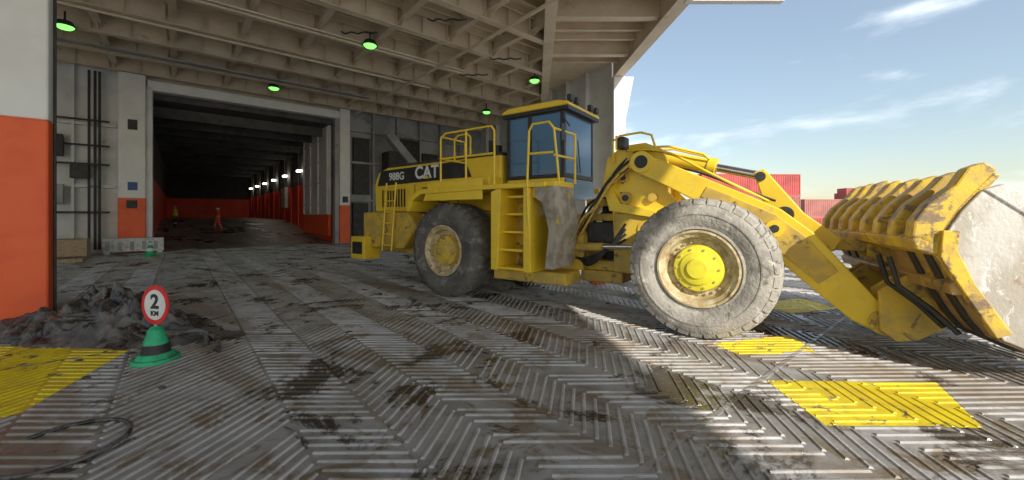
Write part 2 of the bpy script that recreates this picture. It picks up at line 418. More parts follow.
for i,(x,y) in enumerate([(-5.75,16),(-12.9,21.4),(-16.3,14.4),(1.15,20.2),(-1.7,26.4),(-3.0,10)]):
    a=Acc(); a.cyl((x,y,8.93),(x,y,8.74),.20,.30,20,0); a.cyl((x,y,8.735),(x,y,8.66),.25,.18,20,1); a.cyl((x,y,8.93),(x,y,9.3),.03,.03,8,0)
    a.done('deckhead_lamp',['dark','lampg'],ship,smooth=True)

# ---------------------------------------------------------------- wheel loader
LO=empty('wheel_loader',(-1.38,8.8,0),math.radians(-35.2))
KK=1.055; WC=1.065
UR,UF=-.24,5.06
def wheel(u,near,front):
    v0,sg=(0.0,1) if near else (3.4,-1)
    tm='tyref' if front else 'tyre'
    prof=[(.50,.10),(.55,.05),(.57,.02),(.60,.03),(.66,.0),(.74,-.02),(.83,-.015),(.91,.02),(.965,.07),(.995,.14),(1.0,.42),(.995,.71),(.965,.78),(.9,.83),(.8,.86),(.66,.85),(.55,.8),(.50,.75)]
    lathe('tyre',[(r*KK,y) for r,y in prof],u,WC,v0,sg,tm,LO,72)
    A=Acc(); nl=34
    for side in (0,1):
        for i in range(nl):
            a0=2*math.pi*(i+.5*side)/nl; da=2*math.pi/nl*(.78 if front else .66)
            top_=1.012 if front else 1.03
            rows=[]
            for (r,y,sh) in ((.915,.013,0),(.975,.04,0),(top_-.006,.12,.01),(top_,.40,.07),(.96,.12,.01),(.96,.40,.07)):
                if side: y=.84-y
                for a in (a0+sh,a0+da+sh): rows.append((u+KK*r*math.cos(a),v0+sg*y,WC+KK*r*math.sin(a)))
            A.add(rows,[(0,1,3,2),(2,3,5,4),(4,5,7,6),(6,7,11,10),(0,2,4,8),(1,3,5,9),(4,6,10,8),(5,7,11,9),(0,1,9,8)])
    A.done('tread_lugs',tm,LO)
    lathe('sidewall_ring',[(.80*KK,-.012),(.80*KK,-.028),(.785*KK,-.032),(.77*KK,-.028),(.77*KK,-.012)],u,WC,v0,sg,tm,LO,64)
    lathe('rim',[(.575,.03),(.58,.0),(.55,-.005),(.535,.03),(.48,.05),(.465,.12),(.44,.16),(.36,.17),(.345,.12)],u,WC,v0,sg,'rim' ,LO)
    lathe('hub',[(.36,.17),(.35,.09),(.335,.06),(.25,.045),(.24,.02),(.15,.0),(.14,-.02),(0.001,-.025)],u,WC,v0,sg,'hub' if front else 'yeldirt',LO)
    A=Acc()
    for i in range(24):
        a=2*math.pi*i/24; c=(u+.40*math.cos(a),v0+sg*.17,WC+.40*math.sin(a)); A.cyl(c,(c[0],v0+sg*.13,c[2]),.019,.019,8)
    for i in range(10):
        a=2*math.pi*i/10; c=(u+.295*math.cos(a),v0+sg*.06,WC+.295*math.sin(a)); A.cyl(c,(c[0],v0+sg*.03,c[2]),.016,.016,8)
    A.done('wheel_bolts','rim',LO)
for u,f in ((UR,False),(UF,True)):
    for nr in (True,False): wheel(u,nr,f)
    cyl('axle',(u,.6,WC),(u,2.8,WC),.26,'yeldirt',LO)
    box('axle_housing',u-.35,u+.35,1.3,2.1,.6,1.4,'yeldirt',LO,.08)
prism('rear_frame',[(-3.9,.85),(-3.9,1.75),(-1.3,1.95),(2.5,1.9),(2.75,1.4),(2.75,.75),(1.4,.55),(-1.2,.75)],1.0,2.4,'yeldirt',LO,.03)
prism('counterweight',[(-4.05,.95),(-4.05,1.95),(-2.1,1.95),(-1.75,1.55),(-2.3,.95)],.55,2.85,'yeldirt',LO,.06)
box('rear_step_box',-4.35,-3.7,.35,.9,.6,1.25,'yel',LO,.03)
box('rear_step_recess',-4.25,-3.8,.33,.36,.75,1.1,'black',LO,.01)
box('rear_step_box_far',-4.35,-3.7,2.5,3.05,.6,1.25,'yel',LO,.03)
A=Acc()
for uu in (-2.95,-2.55): A.cyl((uu,.4,.9),(uu,.55,2.75),.025)
for i in range(6): A.cyl((-2.95,.41+.02*i,1.05+i*.3),(-2.55,.41+.02*i,1.05+i*.3),.02)
A.done('rear_ladder','yel',LO,smooth=True)
prism('engine_hood',[(-3.95,1.96),(-4.0,2.75),(-3.8,3.12),(-3.4,3.24),(.75,3.27),(.75,1.96)],.9,2.5,'yel',LO,.05)
prism('hood_dark_top',[(-3.7,3.2),(-3.3,3.32),(.7,3.35),(.7,3.26),(-3.4,3.235)],.98,2.42,'dark',LO,.02)
prism('hood_stripe',[(-3.82,2.72),(-3.66,3.16),(-.35,3.22),(-.15,2.80)],.886,.905,'black',LO,.004)
A=Acc()
for i in range(9): A.box(-3.6+i*.12,-3.55+i*.12,.884,.91,2.1,2.6)
for i in range(7): A.box(-1.9,-.9,.884,.91,2.1+i*.08,2.13+i*.08)
A.done('hood_louvres','black',LO)
for uu in (-2.2,-.6): box('hood_panel_seam',uu,uu+.015,.893,.91,2.0,2.70,'black',LO,0)
box('radiator_grille',-4.03,-3.96,1.1,2.3,2.05,2.95,'black',LO,.02)
text('maker_lettering','CAT',.46,(-1.72,.882,3.0),(math.pi/2,0,0),'swhite',LO,.003,.012)
text('model_lettering','988G',.30,(-2.95,.882,2.96),(math.pi/2,0,0),'swhite',LO,.003,.006)
mk('lettering_triangle',[(-1.81,.878,2.84),(-1.61,.878,2.84),(-1.71,.878,2.94)],[(0,1,2)],'yel',LO)
cyl('exhaust_stack',(-.3,1.9,3.2),(-.3,1.9,3.85),.09,'dark',LO)
cyl('air_precleaner',(.2,1.5,3.2),(.2,1.5,3.6),.13,'black',LO)
for v0,v1 in ((-.02,.88),(2.52,3.42)):
    prism('rear_fender',[(-1.35,1.95),(-1.25,2.2),(-.95,2.36),(1.1,2.4),(2.45,2.4),(2.45,2.5),(-.2,2.5),(-1.05,2.46),(-1.4,2.25),(-1.45,1.95)],v0,v1,'yel',LO,.015)
prism('side_panel',[(-.9,2.2),(-.7,2.62),(.9,2.66),(.9,2.2)],.02,.06,'yel',LO,.01)
box('battery_box',-.75,.75,.45,.9,2.5,2.74,'yel',LO,.03)
prism('step_side',[(1.15,.75),(1.15,2.35),(1.3,2.4),(1.4,2.4),(1.32,.75)],.0,.7,'yel',LO,.015)
prism('step_side_front',[(1.95,.75),(1.95,2.4),(2.1,2.4),(2.12,.75)],.0,.7,'yel',LO,.015)
A=Acc()
for i in range(5): A.box(1.3,1.96,.0+.07*i,.35+.07*i,.78+i*.36,.83+i*.36)
A.done('step_treads','yel',LO,bevel=.005)
box('step_back',1.3,1.96,.66,.69,.8,2.38,'yeldirt',LO,0)
box('fuel_tank',.95,2.7,.35,1.0,.5,.75,'yeldirt',LO,.04)
prism('mudguard_flap',[(2.2,2.42),(2.62,2.42),(2.72,1.7),(2.6,.85),(2.42,.85),(2.5,1.6),(2.36,2.1),(2.2,2.2)],.02,.85,'mud',LO,.02)
box('platform_front_box',2.1,2.6,.1,.9,2.2,2.52,'yel',LO,.02)
# cab
c0,c1,d0,d1=.9,2.36,.92,2.40
box('cab_base',c0,c1,d0,d1,2.3,2.66,'yel',LO,.03)
A=Acc()
zt=4.12
for (uu,vv) in ((c0+.04,d0+.04),(c1-.04,d0+.04),(c0+.04,d1-.04),(c1-.04,d1-.04),(1.52,d0+.03),(1.52,d1-.03)):
    A.box(uu-.045,uu+.045,vv-.045,vv+.045,2.66,zt)
for vv in (d0+.03,d1-.03):
    A.box(c0,c1,vv-.03,vv+.03,4.02,4.13); A.box(c0,c1,vv-.032,vv+.032,2.66,2.74)
for uu in (c0+.03,c1-.03): A.box(uu-.031,uu+.031,d0,d1,4.02,4.131); A.box(uu-.031,uu+.031,d0,d1,2.662,2.76)
A.done('cab_frame','black',LO,bevel=.012)
A=Acc()
A.box(c0+.08,1.48,d0+.01,d0+.022,2.74,4.04); A.box(1.56,c1-.08,d0+.01,d0+.022,2.74,4.04)
A.box(c0+.08,1.48,d1-.022,d1-.01,2.74,4.04); A.box(1.56,c1-.08,d1-.022,d1-.01,2.74,4.04)
A.box(c1-.022,c1-.01,d0+.08,d1-.08,2.76,4.04); A.box(c0+.01,c0+.022,d0+.08,d1-.08,2.76,4.04)
A.done('cab_glass','glass',LO)
box('windscreen_lower',c1+.002,c1+.03,d0+.02,d1-.02,2.2,2.64,'glass',LO,.01)
tube('wiper',[(c1+.02,1.66,2.8),(c1+.03,1.5,3.5)],.012,'black',LO)
prism('cab_roof',[(c0-.1,4.14),(c0-.1,4.20),(c0+.1,4.27),(c1-.1,4.27),(c1+.12,4.21),(c1+.14,4.14)],d0-.07,d1+.07,'yel',LO,.025)
prism('cab_roof_trim',[(c0-.08,4.06),(c0-.08,4.138),(c1+.12,4.138),(c1+.12,4.06)],d0-.05,d1+.05,'black',LO,.0)
A=Acc()
for vv in (1.0,1.3,2.0,2.3): A.box(c1+.06,c1+.16,vv-.08,vv+.08,4.24,4.37)
A.done('roof_work_lights','dark',LO,bevel=.015)
cyl('beacon',(1.2,1.6,4.27),(1.2,1.6,4.38),.06,'orange',LO)
tube('antenna',[(1.0,2.2,4.25),(1.0,2.2,5.0)],.008,'black',LO)
box('seat_base',1.2,1.7,1.45,1.95,2.85,3.15,'black',LO,.05)
box('seat_back',1.12,1.28,1.45,1.95,3.1,3.85,'black',LO,.06)
prism('hivis_jacket',[(1.62,3.25),(1.6,3.7),(1.7,3.82),(1.85,3.82),(1.95,3.7),(1.92,3.25)],.96,1.0,'seat',LO,.01)
box('console',1.9,2.2,1.1,2.3,2.72,3.2,'black',LO,.05)
cyl('steering_column',(2.1,1.7,3.1),(1.9,1.7,3.4),.03,'black',LO)
lathe('steering_wheel',[(.17,-.015),(.2,0),(.17,.015),(.15,0),(.17,-.015)],1.88,3.4,1.7,1,'black',LO,24)
def rail(pts,r=.024): tube('handrail',pts,r,'yel',LO,False)
rail([(-.35,.06,2.5),(-.35,.06,3.62),(-.2,.06,3.72),(1.12,.06,3.72),(1.2,.06,3.62),(1.2,.06,2.4)])
rail([(-.35,.06,3.15),(1.2,.06,3.15)])
rail([(.42,.06,2.5),(.42,.06,3.72)])
rail([(-.35,.06,3.15),(-.35,.88,3.15)]); rail([(-.35,.06,3.66),(-.35,.88,3.66),(-.35,.88,3.27)])
rail([(-.62,.8,3.2),(-.62,.8,3.75),(-.5,.8,3.83),(-.2,.8,3.83),(-.1,.8,3.75),(-.1,.8,3.3)])
rail([(2.06,.04,1.2),(2.06,-.02,2.5),(2.06,.05,3.5),(2.14,.05,3.62),(2.5,.05,3.62),(2.58,.1,3.5),(2.58,.3,2.5)])
rail([(2.06,.03,3.05),(2.56,.1,3.05)])
rail([(2.58,.12,3.5),(2.62,.9,3.5)]); rail([(2.58,.12,3.0),(2.62,.9,3.0)]);rail([(2.62,.9,2.5),(2.62,.9,3.5)])
tube('mirror_arm',[(2.5,.9,3.7),(2.6,.5,3.75),(2.6,.45,3.6)],.015,'black',LO)
box('mirror',2.58,2.62,.33,.53,3.3,3.65,'black',LO,.02)
# articulation
A=Acc()
A.box(2.6,3.5,1.2,2.2,.75,.95); A.box(2.6,3.5,1.2,2.2,1.15,1.3); A.box(2.6,3.5,1.3,2.1,1.75,1.9); A.box(2.7,3.4,1.25,2.15,2.05,2.2)
A.done('hitch_plates','yeldirt',LO,bevel=.02)
cyl('hitch_pin',(3.05,1.7,.65),(3.05,1.7,2.25),.16,'dark',LO)
cyl('steering_cylinder',(2.3,.95,1.2),(3.2,.95,1.25),.08,'yeldirt',LO); cyl('steering_rod',(3.2,.95,1.25),(3.9,1.0,1.28),.045,'chrome',LO)
box('valve_block',2.75,3.35,1.2,1.6,1.3,1.72,'dark',LO,.03)
box('belly_guard',2.6,3.5,1.2,2.2,.5,.74,'yeldirt',LO,.04)
# front frame and tower
prism('front_frame',[(3.35,.75),(3.35,1.9),(4.4,1.95),(5.9,1.35),(6.0,.9),(5.6,.65)],1.1,2.3,'yeldirt',LO,.03)
tw=[(3.35,1.2),(3.3,2.0),(3.1,2.5),(3.2,3.0),(3.5,3.22),(3.95,3.24),(4.25,3.1),(4.4,2.75),(4.35,2.3),(4.7,1.95),(5.3,1.6),(5.7,1.3),(4.6,1.0)]
prism('tower_plate',tw,1.16,1.26,'yel',LO,.015)
prism('tower_plate_far',tw,2.14,2.24,'yel',LO,.015)
prism('tower_crosswall',[(3.4,1.9),(3.5,2.7),(3.65,2.85),(4.25,2.6),(4.2,1.9)],1.26,2.14,'yeldirt',LO,.02)
A=Acc()
for (uu,ww,r_) in ((3.95,2.85,.2),(3.55,2.6,.1),(3.6,2.2,.12),(4.0,1.6,.17),(4.1,2.2,.08)):
    A.cyl((uu,1.08,ww),(uu,1.16,ww),r_,r_,20)
A.done('tower_bosses','yeldirt',LO,smooth=True)
A=Acc()
for (uu,ww) in ((3.95,2.85),(3.55,2.6),(3.6,2.2),(4.0,1.6)): A.cyl((uu,1.05,ww),(uu,1.085,ww),.06,.06,12)
for i in range(6):
    A.cyl((3.42+.02*i,1.13,1.5+.2*i),(3.42+.02*i,1.16,1.5+.2*i),.02,.02,8)
A.done('tower_bolts','dark',LO,smooth=True)
prism('tower_gusset',[(3.3,1.95),(3.15,2.5),(3.25,2.55),(3.5,2.1),(4.6,1.85),(4.6,1.75)],1.02,1.16,'yel',LO,.01)
cyl('tower_pin',(3.95,.9,2.85),(3.95,2.5,2.85),.12,'dark',LO)
# lift arms
def pathpoly(pts,half):
    up=[];lo=[]
    for i,p in enumerate(pts):
        a=Vector(pts[max(0,i-1)]);c=Vector(pts[min(len(pts)-1,i+1)]);d=(c-a).normalized();n2=Vector((-d.y,d.x)); p=Vector(p)
        up.append(tuple(p+n2*half[i]));lo.append(tuple(p-n2*half[i]))
    return up+lo[::-1]
armp=[(3.72,2.9),(4.0,2.80),(4.5,2.54),(5.0,2.27),(5.5,1.98),(5.9,1.72),(6.25,1.40),(6.65,.96),(7.05,.53),(7.33,.32)]
armh=[.13,.19,.19,.21,.25,.30,.31,.26,.21,.13]
for v0 in (.95,2.25):
    prism('lift_arm',pathpoly(armp,armh),v0,v0+.17,'yel',LO,.02)
    prism('arm_web_plate',pathpoly(armp[3:8],[h-.11 for h in armh[3:8]]),v0-.02,v0+.19,'yeldirt',LO,.01)
    cyl('arm_pin_boss',(7.25,v0-.05,.4),(7.25,v0+.22,.4),.17,'yeldirt',LO); cyl('arm_pin',(7.25,v0-.08,.4),(7.25,v0+.25,.4),.07,'dark',LO)
    cyl('arm_root_boss',(3.95,v0-.04,2.85),(3.95,v0+.2,2.85),.2,'yel',LO); 
    cyl('lift_pin_boss',(6.0,v0-.06,1.66),(6.0,v0+.22,1.66),.13,'yel',LO); cyl('lift_pin',(6.0,v0-.08,1.66),(6.0,v0+.23,1.66),.06,'dark',LO)
    cyl('lift_cylinder',(3.9,v0+.3,1.35),(5.1,v0+.3,1.56),.13,'yel',LO); cyl('lift_rod',(5.1,v0+.3,1.56),(6.05,v0+.3,1.68),.07,'chrome',LO)
cyl('arm_cross_tube',(6.1,.95,1.48),(6.1,2.42,1.48),.2,'yeldirt',LO)
box('arm_cross_plate',5.85,6.35,1.12,2.25,1.22,1.37,'yeldirt',LO,.03)
cyl('tilt_cylinder',(3.9,1.7,3.06),(5.0,1.7,2.76),.14,'yel',LO); cyl('tilt_cylinder_cap',(4.95,1.7,2.772),(5.08,1.7,2.74),.17,'yel',LO)
cyl('tilt_cylinder_base',(3.78,1.7,3.09),(3.95,1.7,3.05),.19,'yel',LO)
cyl('tilt_rod',(5.05,1.7,2.75),(5.78,1.7,2.55),.075,'chrome',LO)
tube('cylinder_pipe',[(4.0,1.5,3.2),(4.3,1.5,3.18),(4.9,1.5,2.98),(5.0,1.55,2.88)],.022,'yel',LO)
tube('cylinder_pipe',[(4.0,1.9,3.2),(4.3,1.9,3.18),(4.9,1.9,2.98),(5.0,1.85,2.88)],.022,'yel',LO)
for v0 in (1.5,1.8):
    prism('bell_crank',[(5.68,2.6),(5.84,2.65),(6.08,2.32),(6.38,1.9),(6.85,1.5),(6.75,1.3),(6.5,1.32),(6.1,1.6),(5.82,2.1)],v0,v0+.12,'yel',LO,.02)
cyl('crank_pin',(6.12,1.4,1.88),(6.12,2.05,1.88),.13,'dark',LO)
cyl('crank_top_pin',(5.78,1.45,2.52),(5.78,1.97,2.52),.08,'dark',LO)
prism('tilt_link',[(6.6,1.32),(6.65,1.52),(7.35,1.5),(7.4,1.3)],1.63,1.79,'yeldirt',LO,.03)
for i,(v,o) in enumerate([(1.05,0),(1.1,.08),(1.02,.15),(1.4,.1),(1.5,0),(1.6,.2),(.95,.05),(1.2,.3)]):
    tube('hydraulic_hose',[(2.55,v,1.3+o),(2.85,v-.2,1.6+o+.05*i),(3.1,v-.12,2.1+o-.06*i),(3.3,v-.08,2.45+o),(3.7,v,2.75+o)],.024,'black' if i%3 else 'yeldirt',LO,True)
for i in range(4):
    tube('lower_hose',[(2.6,1.0+.05*i,1.0),(2.9,.85,.95-.1*i),(3.2,.9,1.15-.05*i),(3.6,1.1,1.4+.1*i)],.024,'black',LO,True)
for i in range(3):
    tube('arm_hose',[(3.75,1.0+.06*i,3.08),(4.3,.93+.05*i,3.12),(4.9,.93+.05*i,2.66),(5.5,.98+.05*i,2.34),(5.9,1.3,2.1)],.022,'black' if i else 'yel',LO,True)
    tube('crank_hose',[(4.4,1.3+.05*i,2.75),(4.9,1.25+.05*i,2.7),(5.4,1.3+.05*i,2.35),(6.0,1.35,2.1)],.02,'black',LO,True)
for v in (.75,2.6):
    tube('light_bracket',[(3.6,v+.45 if v<1 else v-.45,3.1),(3.65,v,3.2)],.025,'yel',LO)
    box('front_headlight',3.6,3.75,v-.12,v+.12,3.08,3.3,'dark',LO,.03)
    box('headlight_hood',3.57,3.6,v-.14,v+.14,3.06,3.33,'yel',LO,.01)
tube('grab_rail',[(3.35,1.1,2.9),(3.35,1.05,3.3),(3.5,1.05,3.4),(3.9,1.05,3.42),(4.1,1.05,3.35),(4.15,1.1,3.15)],.022,'yel',LO)
# bucket
BK=empty('bucket_assembly',(7.3,1.7,0),math.radians(11),LO)
def bp(u,w): return (u-7.32,w)
prof=[(7.56,2.14),(7.40,1.92),(7.27,1.66),(7.27,1.44),(7.42,1.08),(7.60,.72),(7.72,.54),(7.92,.45),(8.3,.46),(8.8,.57),(9.25,.68)]
prof=[bp(*p) for p in prof]
V0,V1=-1.78,1.62
def thick(pr,t):
    return pathpoly(pr,[t/2]*len(pr))
prism('bucket_shell',thick(prof,.05),V0,V1,'buckout',BK,0,False)
sidep=prof+[bp(8.8,1.15),bp(8.2,1.68)]
for v in (V0,V1):
    prism('bucket_side_plate',[(p[0],p[1]) for p in sidep],v-.035,v+.035,'buckside',BK,.012)
    prism('bucket_side_edge',[bp(7.56,2.14),bp(7.72,2.2),bp(8.3,1.76),bp(9.3,.75),bp(9.2,.65),bp(8.15,1.62)],v-.055,v+.055,'buckside',BK,.015)
    prism('side_wear_plate',[bp(7.9,.48),bp(8.3,.49),bp(8.8,.6),bp(9.2,.70),bp(8.9,.93),bp(8.2,.75)],v-.06,v+.06,'buckside',BK,.015)
    prism('side_back_stiffener',[bp(7.24,1.7),bp(7.22,1.4),bp(7.4,1.05),bp(7.66,.56),bp(7.78,.62),bp(7.5,1.12),bp(7.36,1.48),bp(7.38,1.7)],v-.052,v+.052,'ribs',BK,.01)
prism('cutting_edge',[bp(9.15,.63),bp(9.2,.73),bp(9.55,.81),bp(9.57,.77)],V0,V1,'buckside',BK,.005)
for i in range(8):
    v=V0+.15+i*(V1-V0-.3)/7
    prism('bucket_tooth',[bp(9.3,.61),bp(9.28,.85),bp(9.85,.91),bp(9.87,.87)],v-.08,v+.08,'buckside',BK,.015)
prism('spill_guard',[bp(7.58,2.10),bp(7.52,2.14),bp(7.66,2.32),bp(7.72,2.30)],V0,V1,'buckout',BK,.01)
for i in range(8):
    v=V0+.1+i*(V1-V0-.2)/7; dw=random.uniform(-.035,.035); du=random.uniform(-.02,.02)
    prism('back_rib',[bp(7.70+du,2.34+dw),bp(7.60+du,2.42+dw),bp(7.46,2.36+dw),bp(7.36,2.2),bp(7.14,2.0),bp(7.02,1.80),bp(7.0,1.62),bp(7.2,1.5),bp(7.26,1.66),bp(7.40,1.94),bp(7.56,2.16)],v-.10,v+.10,'ribs',BK,.025)
prism('back_beam',[bp(7.04,1.48),bp(7.0,1.6),bp(7.16,1.7),bp(7.26,1.66),bp(7.26,1.4)],V0,V1,'ribs',BK,.02)
prism('back_beam_low',[bp(7.34,.98),bp(7.30,1.1),bp(7.38,1.16),bp(7.46,1.0)],V0,V1,'buckout',BK,.02)
for v in (-.86,-.62,.42,.66):
    prism('bucket_hinge',[bp(7.4,1.15),bp(7.02,.85),bp(7.04,.32),bp(7.2,.18),bp(7.42,.22),bp(7.8,.5),bp(7.62,.72)],v,v+.06,'yeldirt',BK,.02)
for v in (-.16,.14):
    prism('bucket_link_hinge',[bp(7.28,1.6),bp(7.12,1.5),bp(7.12,1.25),bp(7.4,1.15)],v-.03,v+.03,'yeldirt',BK,.02)
for v in (-1.5,-1.1,1.0,1.35):
    prism('shell_wear_strip',[bp(7.22,1.44),bp(7.37,1.06),bp(7.56,.68),bp(7.70,.48),bp(7.92,.38),bp(8.3,.39),bp(8.3,.43),bp(7.92,.43),bp(7.73,.52),bp(7.60,.70),bp(7.41,1.08),bp(7.26,1.44)],v-.07,v+.07,'dark',BK,.005)
for k in range(2):
    tube('shell_hose',[(-.35,-1.0-.3*k,1.35),(-.28,-1.05-.3*k,1.0),(.0,-1.1-.3*k,.75),(.2,-1.2-.3*k,.5)],.03,'black',BK)

# ---------------------------------------------------------------- cone with sign
def cone(name,x,y,h,rb,mat,band=None,z=0):
    e=empty(name,(x,y,z)); a=Acc()
    a.box(-rb,rb,-rb,rb,0,.03*h/.5+.01,0)
    e1=a.done('cone_base',band or mat,e,bevel=.01)
    a=Acc(); zb=.03*h/.5+.01
    for z0,z1,mi in ((0,.3,0),(.3,.5,1),(.5,.72,0),(.72,.86,1),(.86,1,0)):
        r=lambda z:rb*.78*(1-z)+.02
        a.cyl((0,0,zb+z0*(h-zb)),(0,0,zb+z1*(h-zb)),r(z0),r(z1),24,mi)
    a.done('cone_body',[mat,'swhite'],e,smooth=True); return e
ce=empty('speed_limit_cone',(-4.58,5.08,0),math.radians(35))
a=Acc()
a.cyl((0,0,0),(0,0,.05),.25,.24,28,0); a.cyl((0,0,.05),(0,0,.11),.20,.17,28,0)
a.cyl((0,0,.11),(0,0,.22),.15,.13,28,1); a.cyl((0,0,.22),(0,0,.40),.13,.08,28,0); a.cyl((0,0,.40),(0,0,.44),.08,.04,28,0)
a.done('cone_body',['green','black'],ce,smooth=True)
a=Acc(); a.cyl((0,0,.4),(0,0,.95),.018,.018,10); a.done('sign_pole','grey',ce,smooth=True)
sg=empty('sign_face',(0,-.03,.72),math.radians(-44),ce)
a=Acc(); 
def disc(a,r,y0,y1,mi,seg=40,sz=1.22):
    v=[(r*math.cos(2*math.pi*i/seg),y,sz*r*math.sin(2*math.pi*i/seg)) for y in (y0,y1) for i in range(seg)]
    a.add(v,[tuple(range(seg)),tuple(range(seg,2*seg))]+[(i,(i+1)%seg,(i+1)%seg+seg,i+seg) for i in range(seg)],mi)
disc(a,.205,-.006,.006,0); disc(a,.158,-.010,-.0062,1); disc(a,.20,.0062,.008,1)
a.done('sign_disc',['sred','swhite'],sg)
text('sign_digit','2',.25,(0,-.012,.035),(math.pi/2,0,0),'black',sg,.002,.008)
text('sign_unit','KM',.085,(0,-.012,-.11),(math.pi/2,0,0),'black',sg,.002,.003)
cone('traffic_cone',*(2.35,10.9),.5,.18,'orange')
cone('traffic_cone',-16.4,17.9,.7,.24,'green')
cone('traffic_cone',-19.3,33.0,.6,.2,'orange',z=.22)

# ---------------------------------------------------------------- sludge heap
def heap(name,cx,cy,rx,ry,h,ang,seed):
    n=110; vs=[];fs=[]; ca,sa=math.cos(ang),math.sin(ang)
    for i in range(n+1):
        for j in range(n+1):
            x=(i/n*2-1);y=(j/n*2-1)
            r=math.sqrt(x*x+y*y)+.28*noise.noise(Vector((x*2.2+seed,y*2.2,seed)))
            f=max(0,1-r)**.8 if r<1 else 0
            p=Vector((x*rx,y*ry,seed))
            z=h*f*(.5+.7*noise.noise(p*1.6)+.7*abs(noise.noise(p*4.2))+.3*abs(noise.noise(p*10)))
            px=x*rx+.07*noise.noise(p*5+Vector((9,0,0)))*(f>0); py=y*ry+.07*noise.noise(p*5+Vector((0,9,0)))*(f>0)
            vs.append((cx+px*ca-py*sa,cy+px*sa+py*ca,z-.012))
    for i in range(n):
        for j in range(n):
            a=i*(n+1)+j; q4=(a,a+1,a+n+2,a+n+1)
            if max(vs[k][2] for k in q4)>0: fs.append(q4)
    o=mk(name,vs,fs,'sludge',None,smooth=False)
    o.data.polygons.foreach_set('use_smooth',[True]*len(o.data.polygons)); return o
heap('sludge_heap',-6.45,6.3,1.9,.8,.80,math.radians(-8),3.1)
heap('sludge_patch',-5.0,6.0,1.0,.4,.12,.2,7.7)
hp_=empty('old_rope')
random.seed(11)
for k in range(6):
    x0=-7.5+k*.35; pts=[]
    for i in range(9):
        x=x0+i*.22; pts.append((x,6.0+.18*math.sin(i*1.1+k*1.7)-.05*k,.12+.26*math.exp(-((x+6.4)/.8)**2)+.05*math.sin(i*2+k)))
    pts[-1]=(pts[-1][0],pts[-1][1]-.2,.03)
    tube('rope_strand',pts,.035,'sludge',hp_,True)
random.seed(5)
A=Acc()
for i in range(130):
    if i<90: s_=random.uniform(-5,12);t_=random.uniform(2,16);x,y=S(s_,t_)
    else: x=random.gauss(-5.6,1.0);y=random.gauss(5.6,.6)
    if y<2.5: continue
    r=random.uniform(.010,.04); pts=[]
    k=7
    for lv,(rr,zz) in enumerate(((1,0),(.8,.45),(.25,.7))):
        for q_ in range(k):
            an=2*math.pi*q_/k; f=rr*random.uniform(.75,1.3); pts.append((x+r*f*math.cos(an)*1.5,y+r*f*math.sin(an),r*zz))
    A.add(pts,[(q_,(q_+1)%k,(q_+1)%k+k,q_+k) for q_ in range(k)]+[(k+q_,k+(q_+1)%k,2*k+(q_+1)%k,2*k+q_) for q_ in range(k)]+[tuple(range(2*k,3*k))])
A.done('mud_clods','sludge')

# ---------------------------------------------------------------- dock clutter
bl=empty('barrier_block')
A=Acc()
A.box(-2.75,-.6,26.3,26.85,.12,.75,0,SHIP); A.box(-2.7,-2.5,26.35,26.8,0,.12,0,SHIP); A.box(-.85,-.65,26.35,26.8,0,.12,0,SHIP)
for i in range(5): A.box(-2.65+i*.42,-2.50+i*.42,26.285,26.299,.2,.6,1,SHIP)
A.done('barrier_body',['concrete','grey'],bl,bevel=.0)
cr=empty('wooden_crate')
A=Acc()
A.box(-5.0,-3.0,24.3,25.4,.15,.85,0,SHIP)
for i in range(3): A.box(-5.02,-2.98,24.27,24.299,.18+i*.23,.36+i*.23,0,SHIP)
for ss in (-5.03,-4.1,-3.1): A.box(ss,ss+.12,24.24,24.27,.0,.9,0,SHIP); A.box(ss,ss+.12,24.3,25.4,0,.15,0,SHIP)
A.done('crate_boards','wood',cr)
pl=empty('wooden_pallet')
A=Acc()
for i in range(7): A.box(-4.3+i*.2,-4.15+i*.2,23.0,24.1,.12,.15,0,SHIP)
for k in range(3): A.box(-4.3,-2.95,23.0+k*.5,23.1+k*.5,0,.12,0,SHIP)
A.done('pallet_boards','wood',pl)

# ---------------------------------------------------------------- containers
def container(x,y,z,L,rz,mat):
    e=empty('shipping_container',(x,y,z),rz); A=Acc(); W=2.44;H=2.59
    for y0,dy in ((0,1),(W,-1)):
        xs=[];k=0;xx=.1
        while xx<L-.1:
            for dx,o in ((0,0),(.07,0),(.105,.045),(.175,.045),(.21,0)):
                xs.append((min(xx+dx,L-.1),y0+dy*(.02+o)))
            xx+=.28
        v=[(a,b_,.15) for a,b_ in xs]+[(a,b_,H-.12) for a,b_ in xs]; n=len(xs)
        A.add(v,[(i,i+1,i+1+n,i+n) for i in range(n-1)])
    A.box(0,L,0,W,H-.12,H); A.box(0,L,0,W,0,.15)
    for xx in (0,L-.12):
        for yy in (0,W-.12): A.box(xx,xx+.12,yy,yy+.12,.15,H-.12)
    for xx in (.06,L-.08): A.box(xx,xx+.03,.1,W-.1,.15,H-.12)
    for k in range(4): A.cyl((-.03,.4+k*.5,.2),(-.03,.4+k*.5,H-.2),.03,.03,8)
    A.done('container_body',mat,e)
for lv in range(3): container(22.6,47,-1+lv*2.6,12.2,.05,'contred' if lv!=1 else 'contred2')
for lv in range(2): container(43,58,-1+lv*2.6,12.2,.0,'contred2')
container(30.2,40,-1,6.06,.1,'contred'); container(37.0,40.5,-1,6.06,.1,'contred')
for lv in range(3): container(74,88,-1+lv*2.6,12.2,.1,'contred')
for lv in range(3): container(61,72,-1+lv*2.6,12.2,-.1,'contred'); container(92,90,-1+lv*2.6,12.2,.1,'contred2')
ys=empty('floodlight_mast',(104,88,-1)); cyl('mast_pole',(0,0,0),(0,0,13),.25,'grey',ys,.12); box('mast_head',-1,1,-.3,.3,12.6,13.2,'grey',ys,.05)

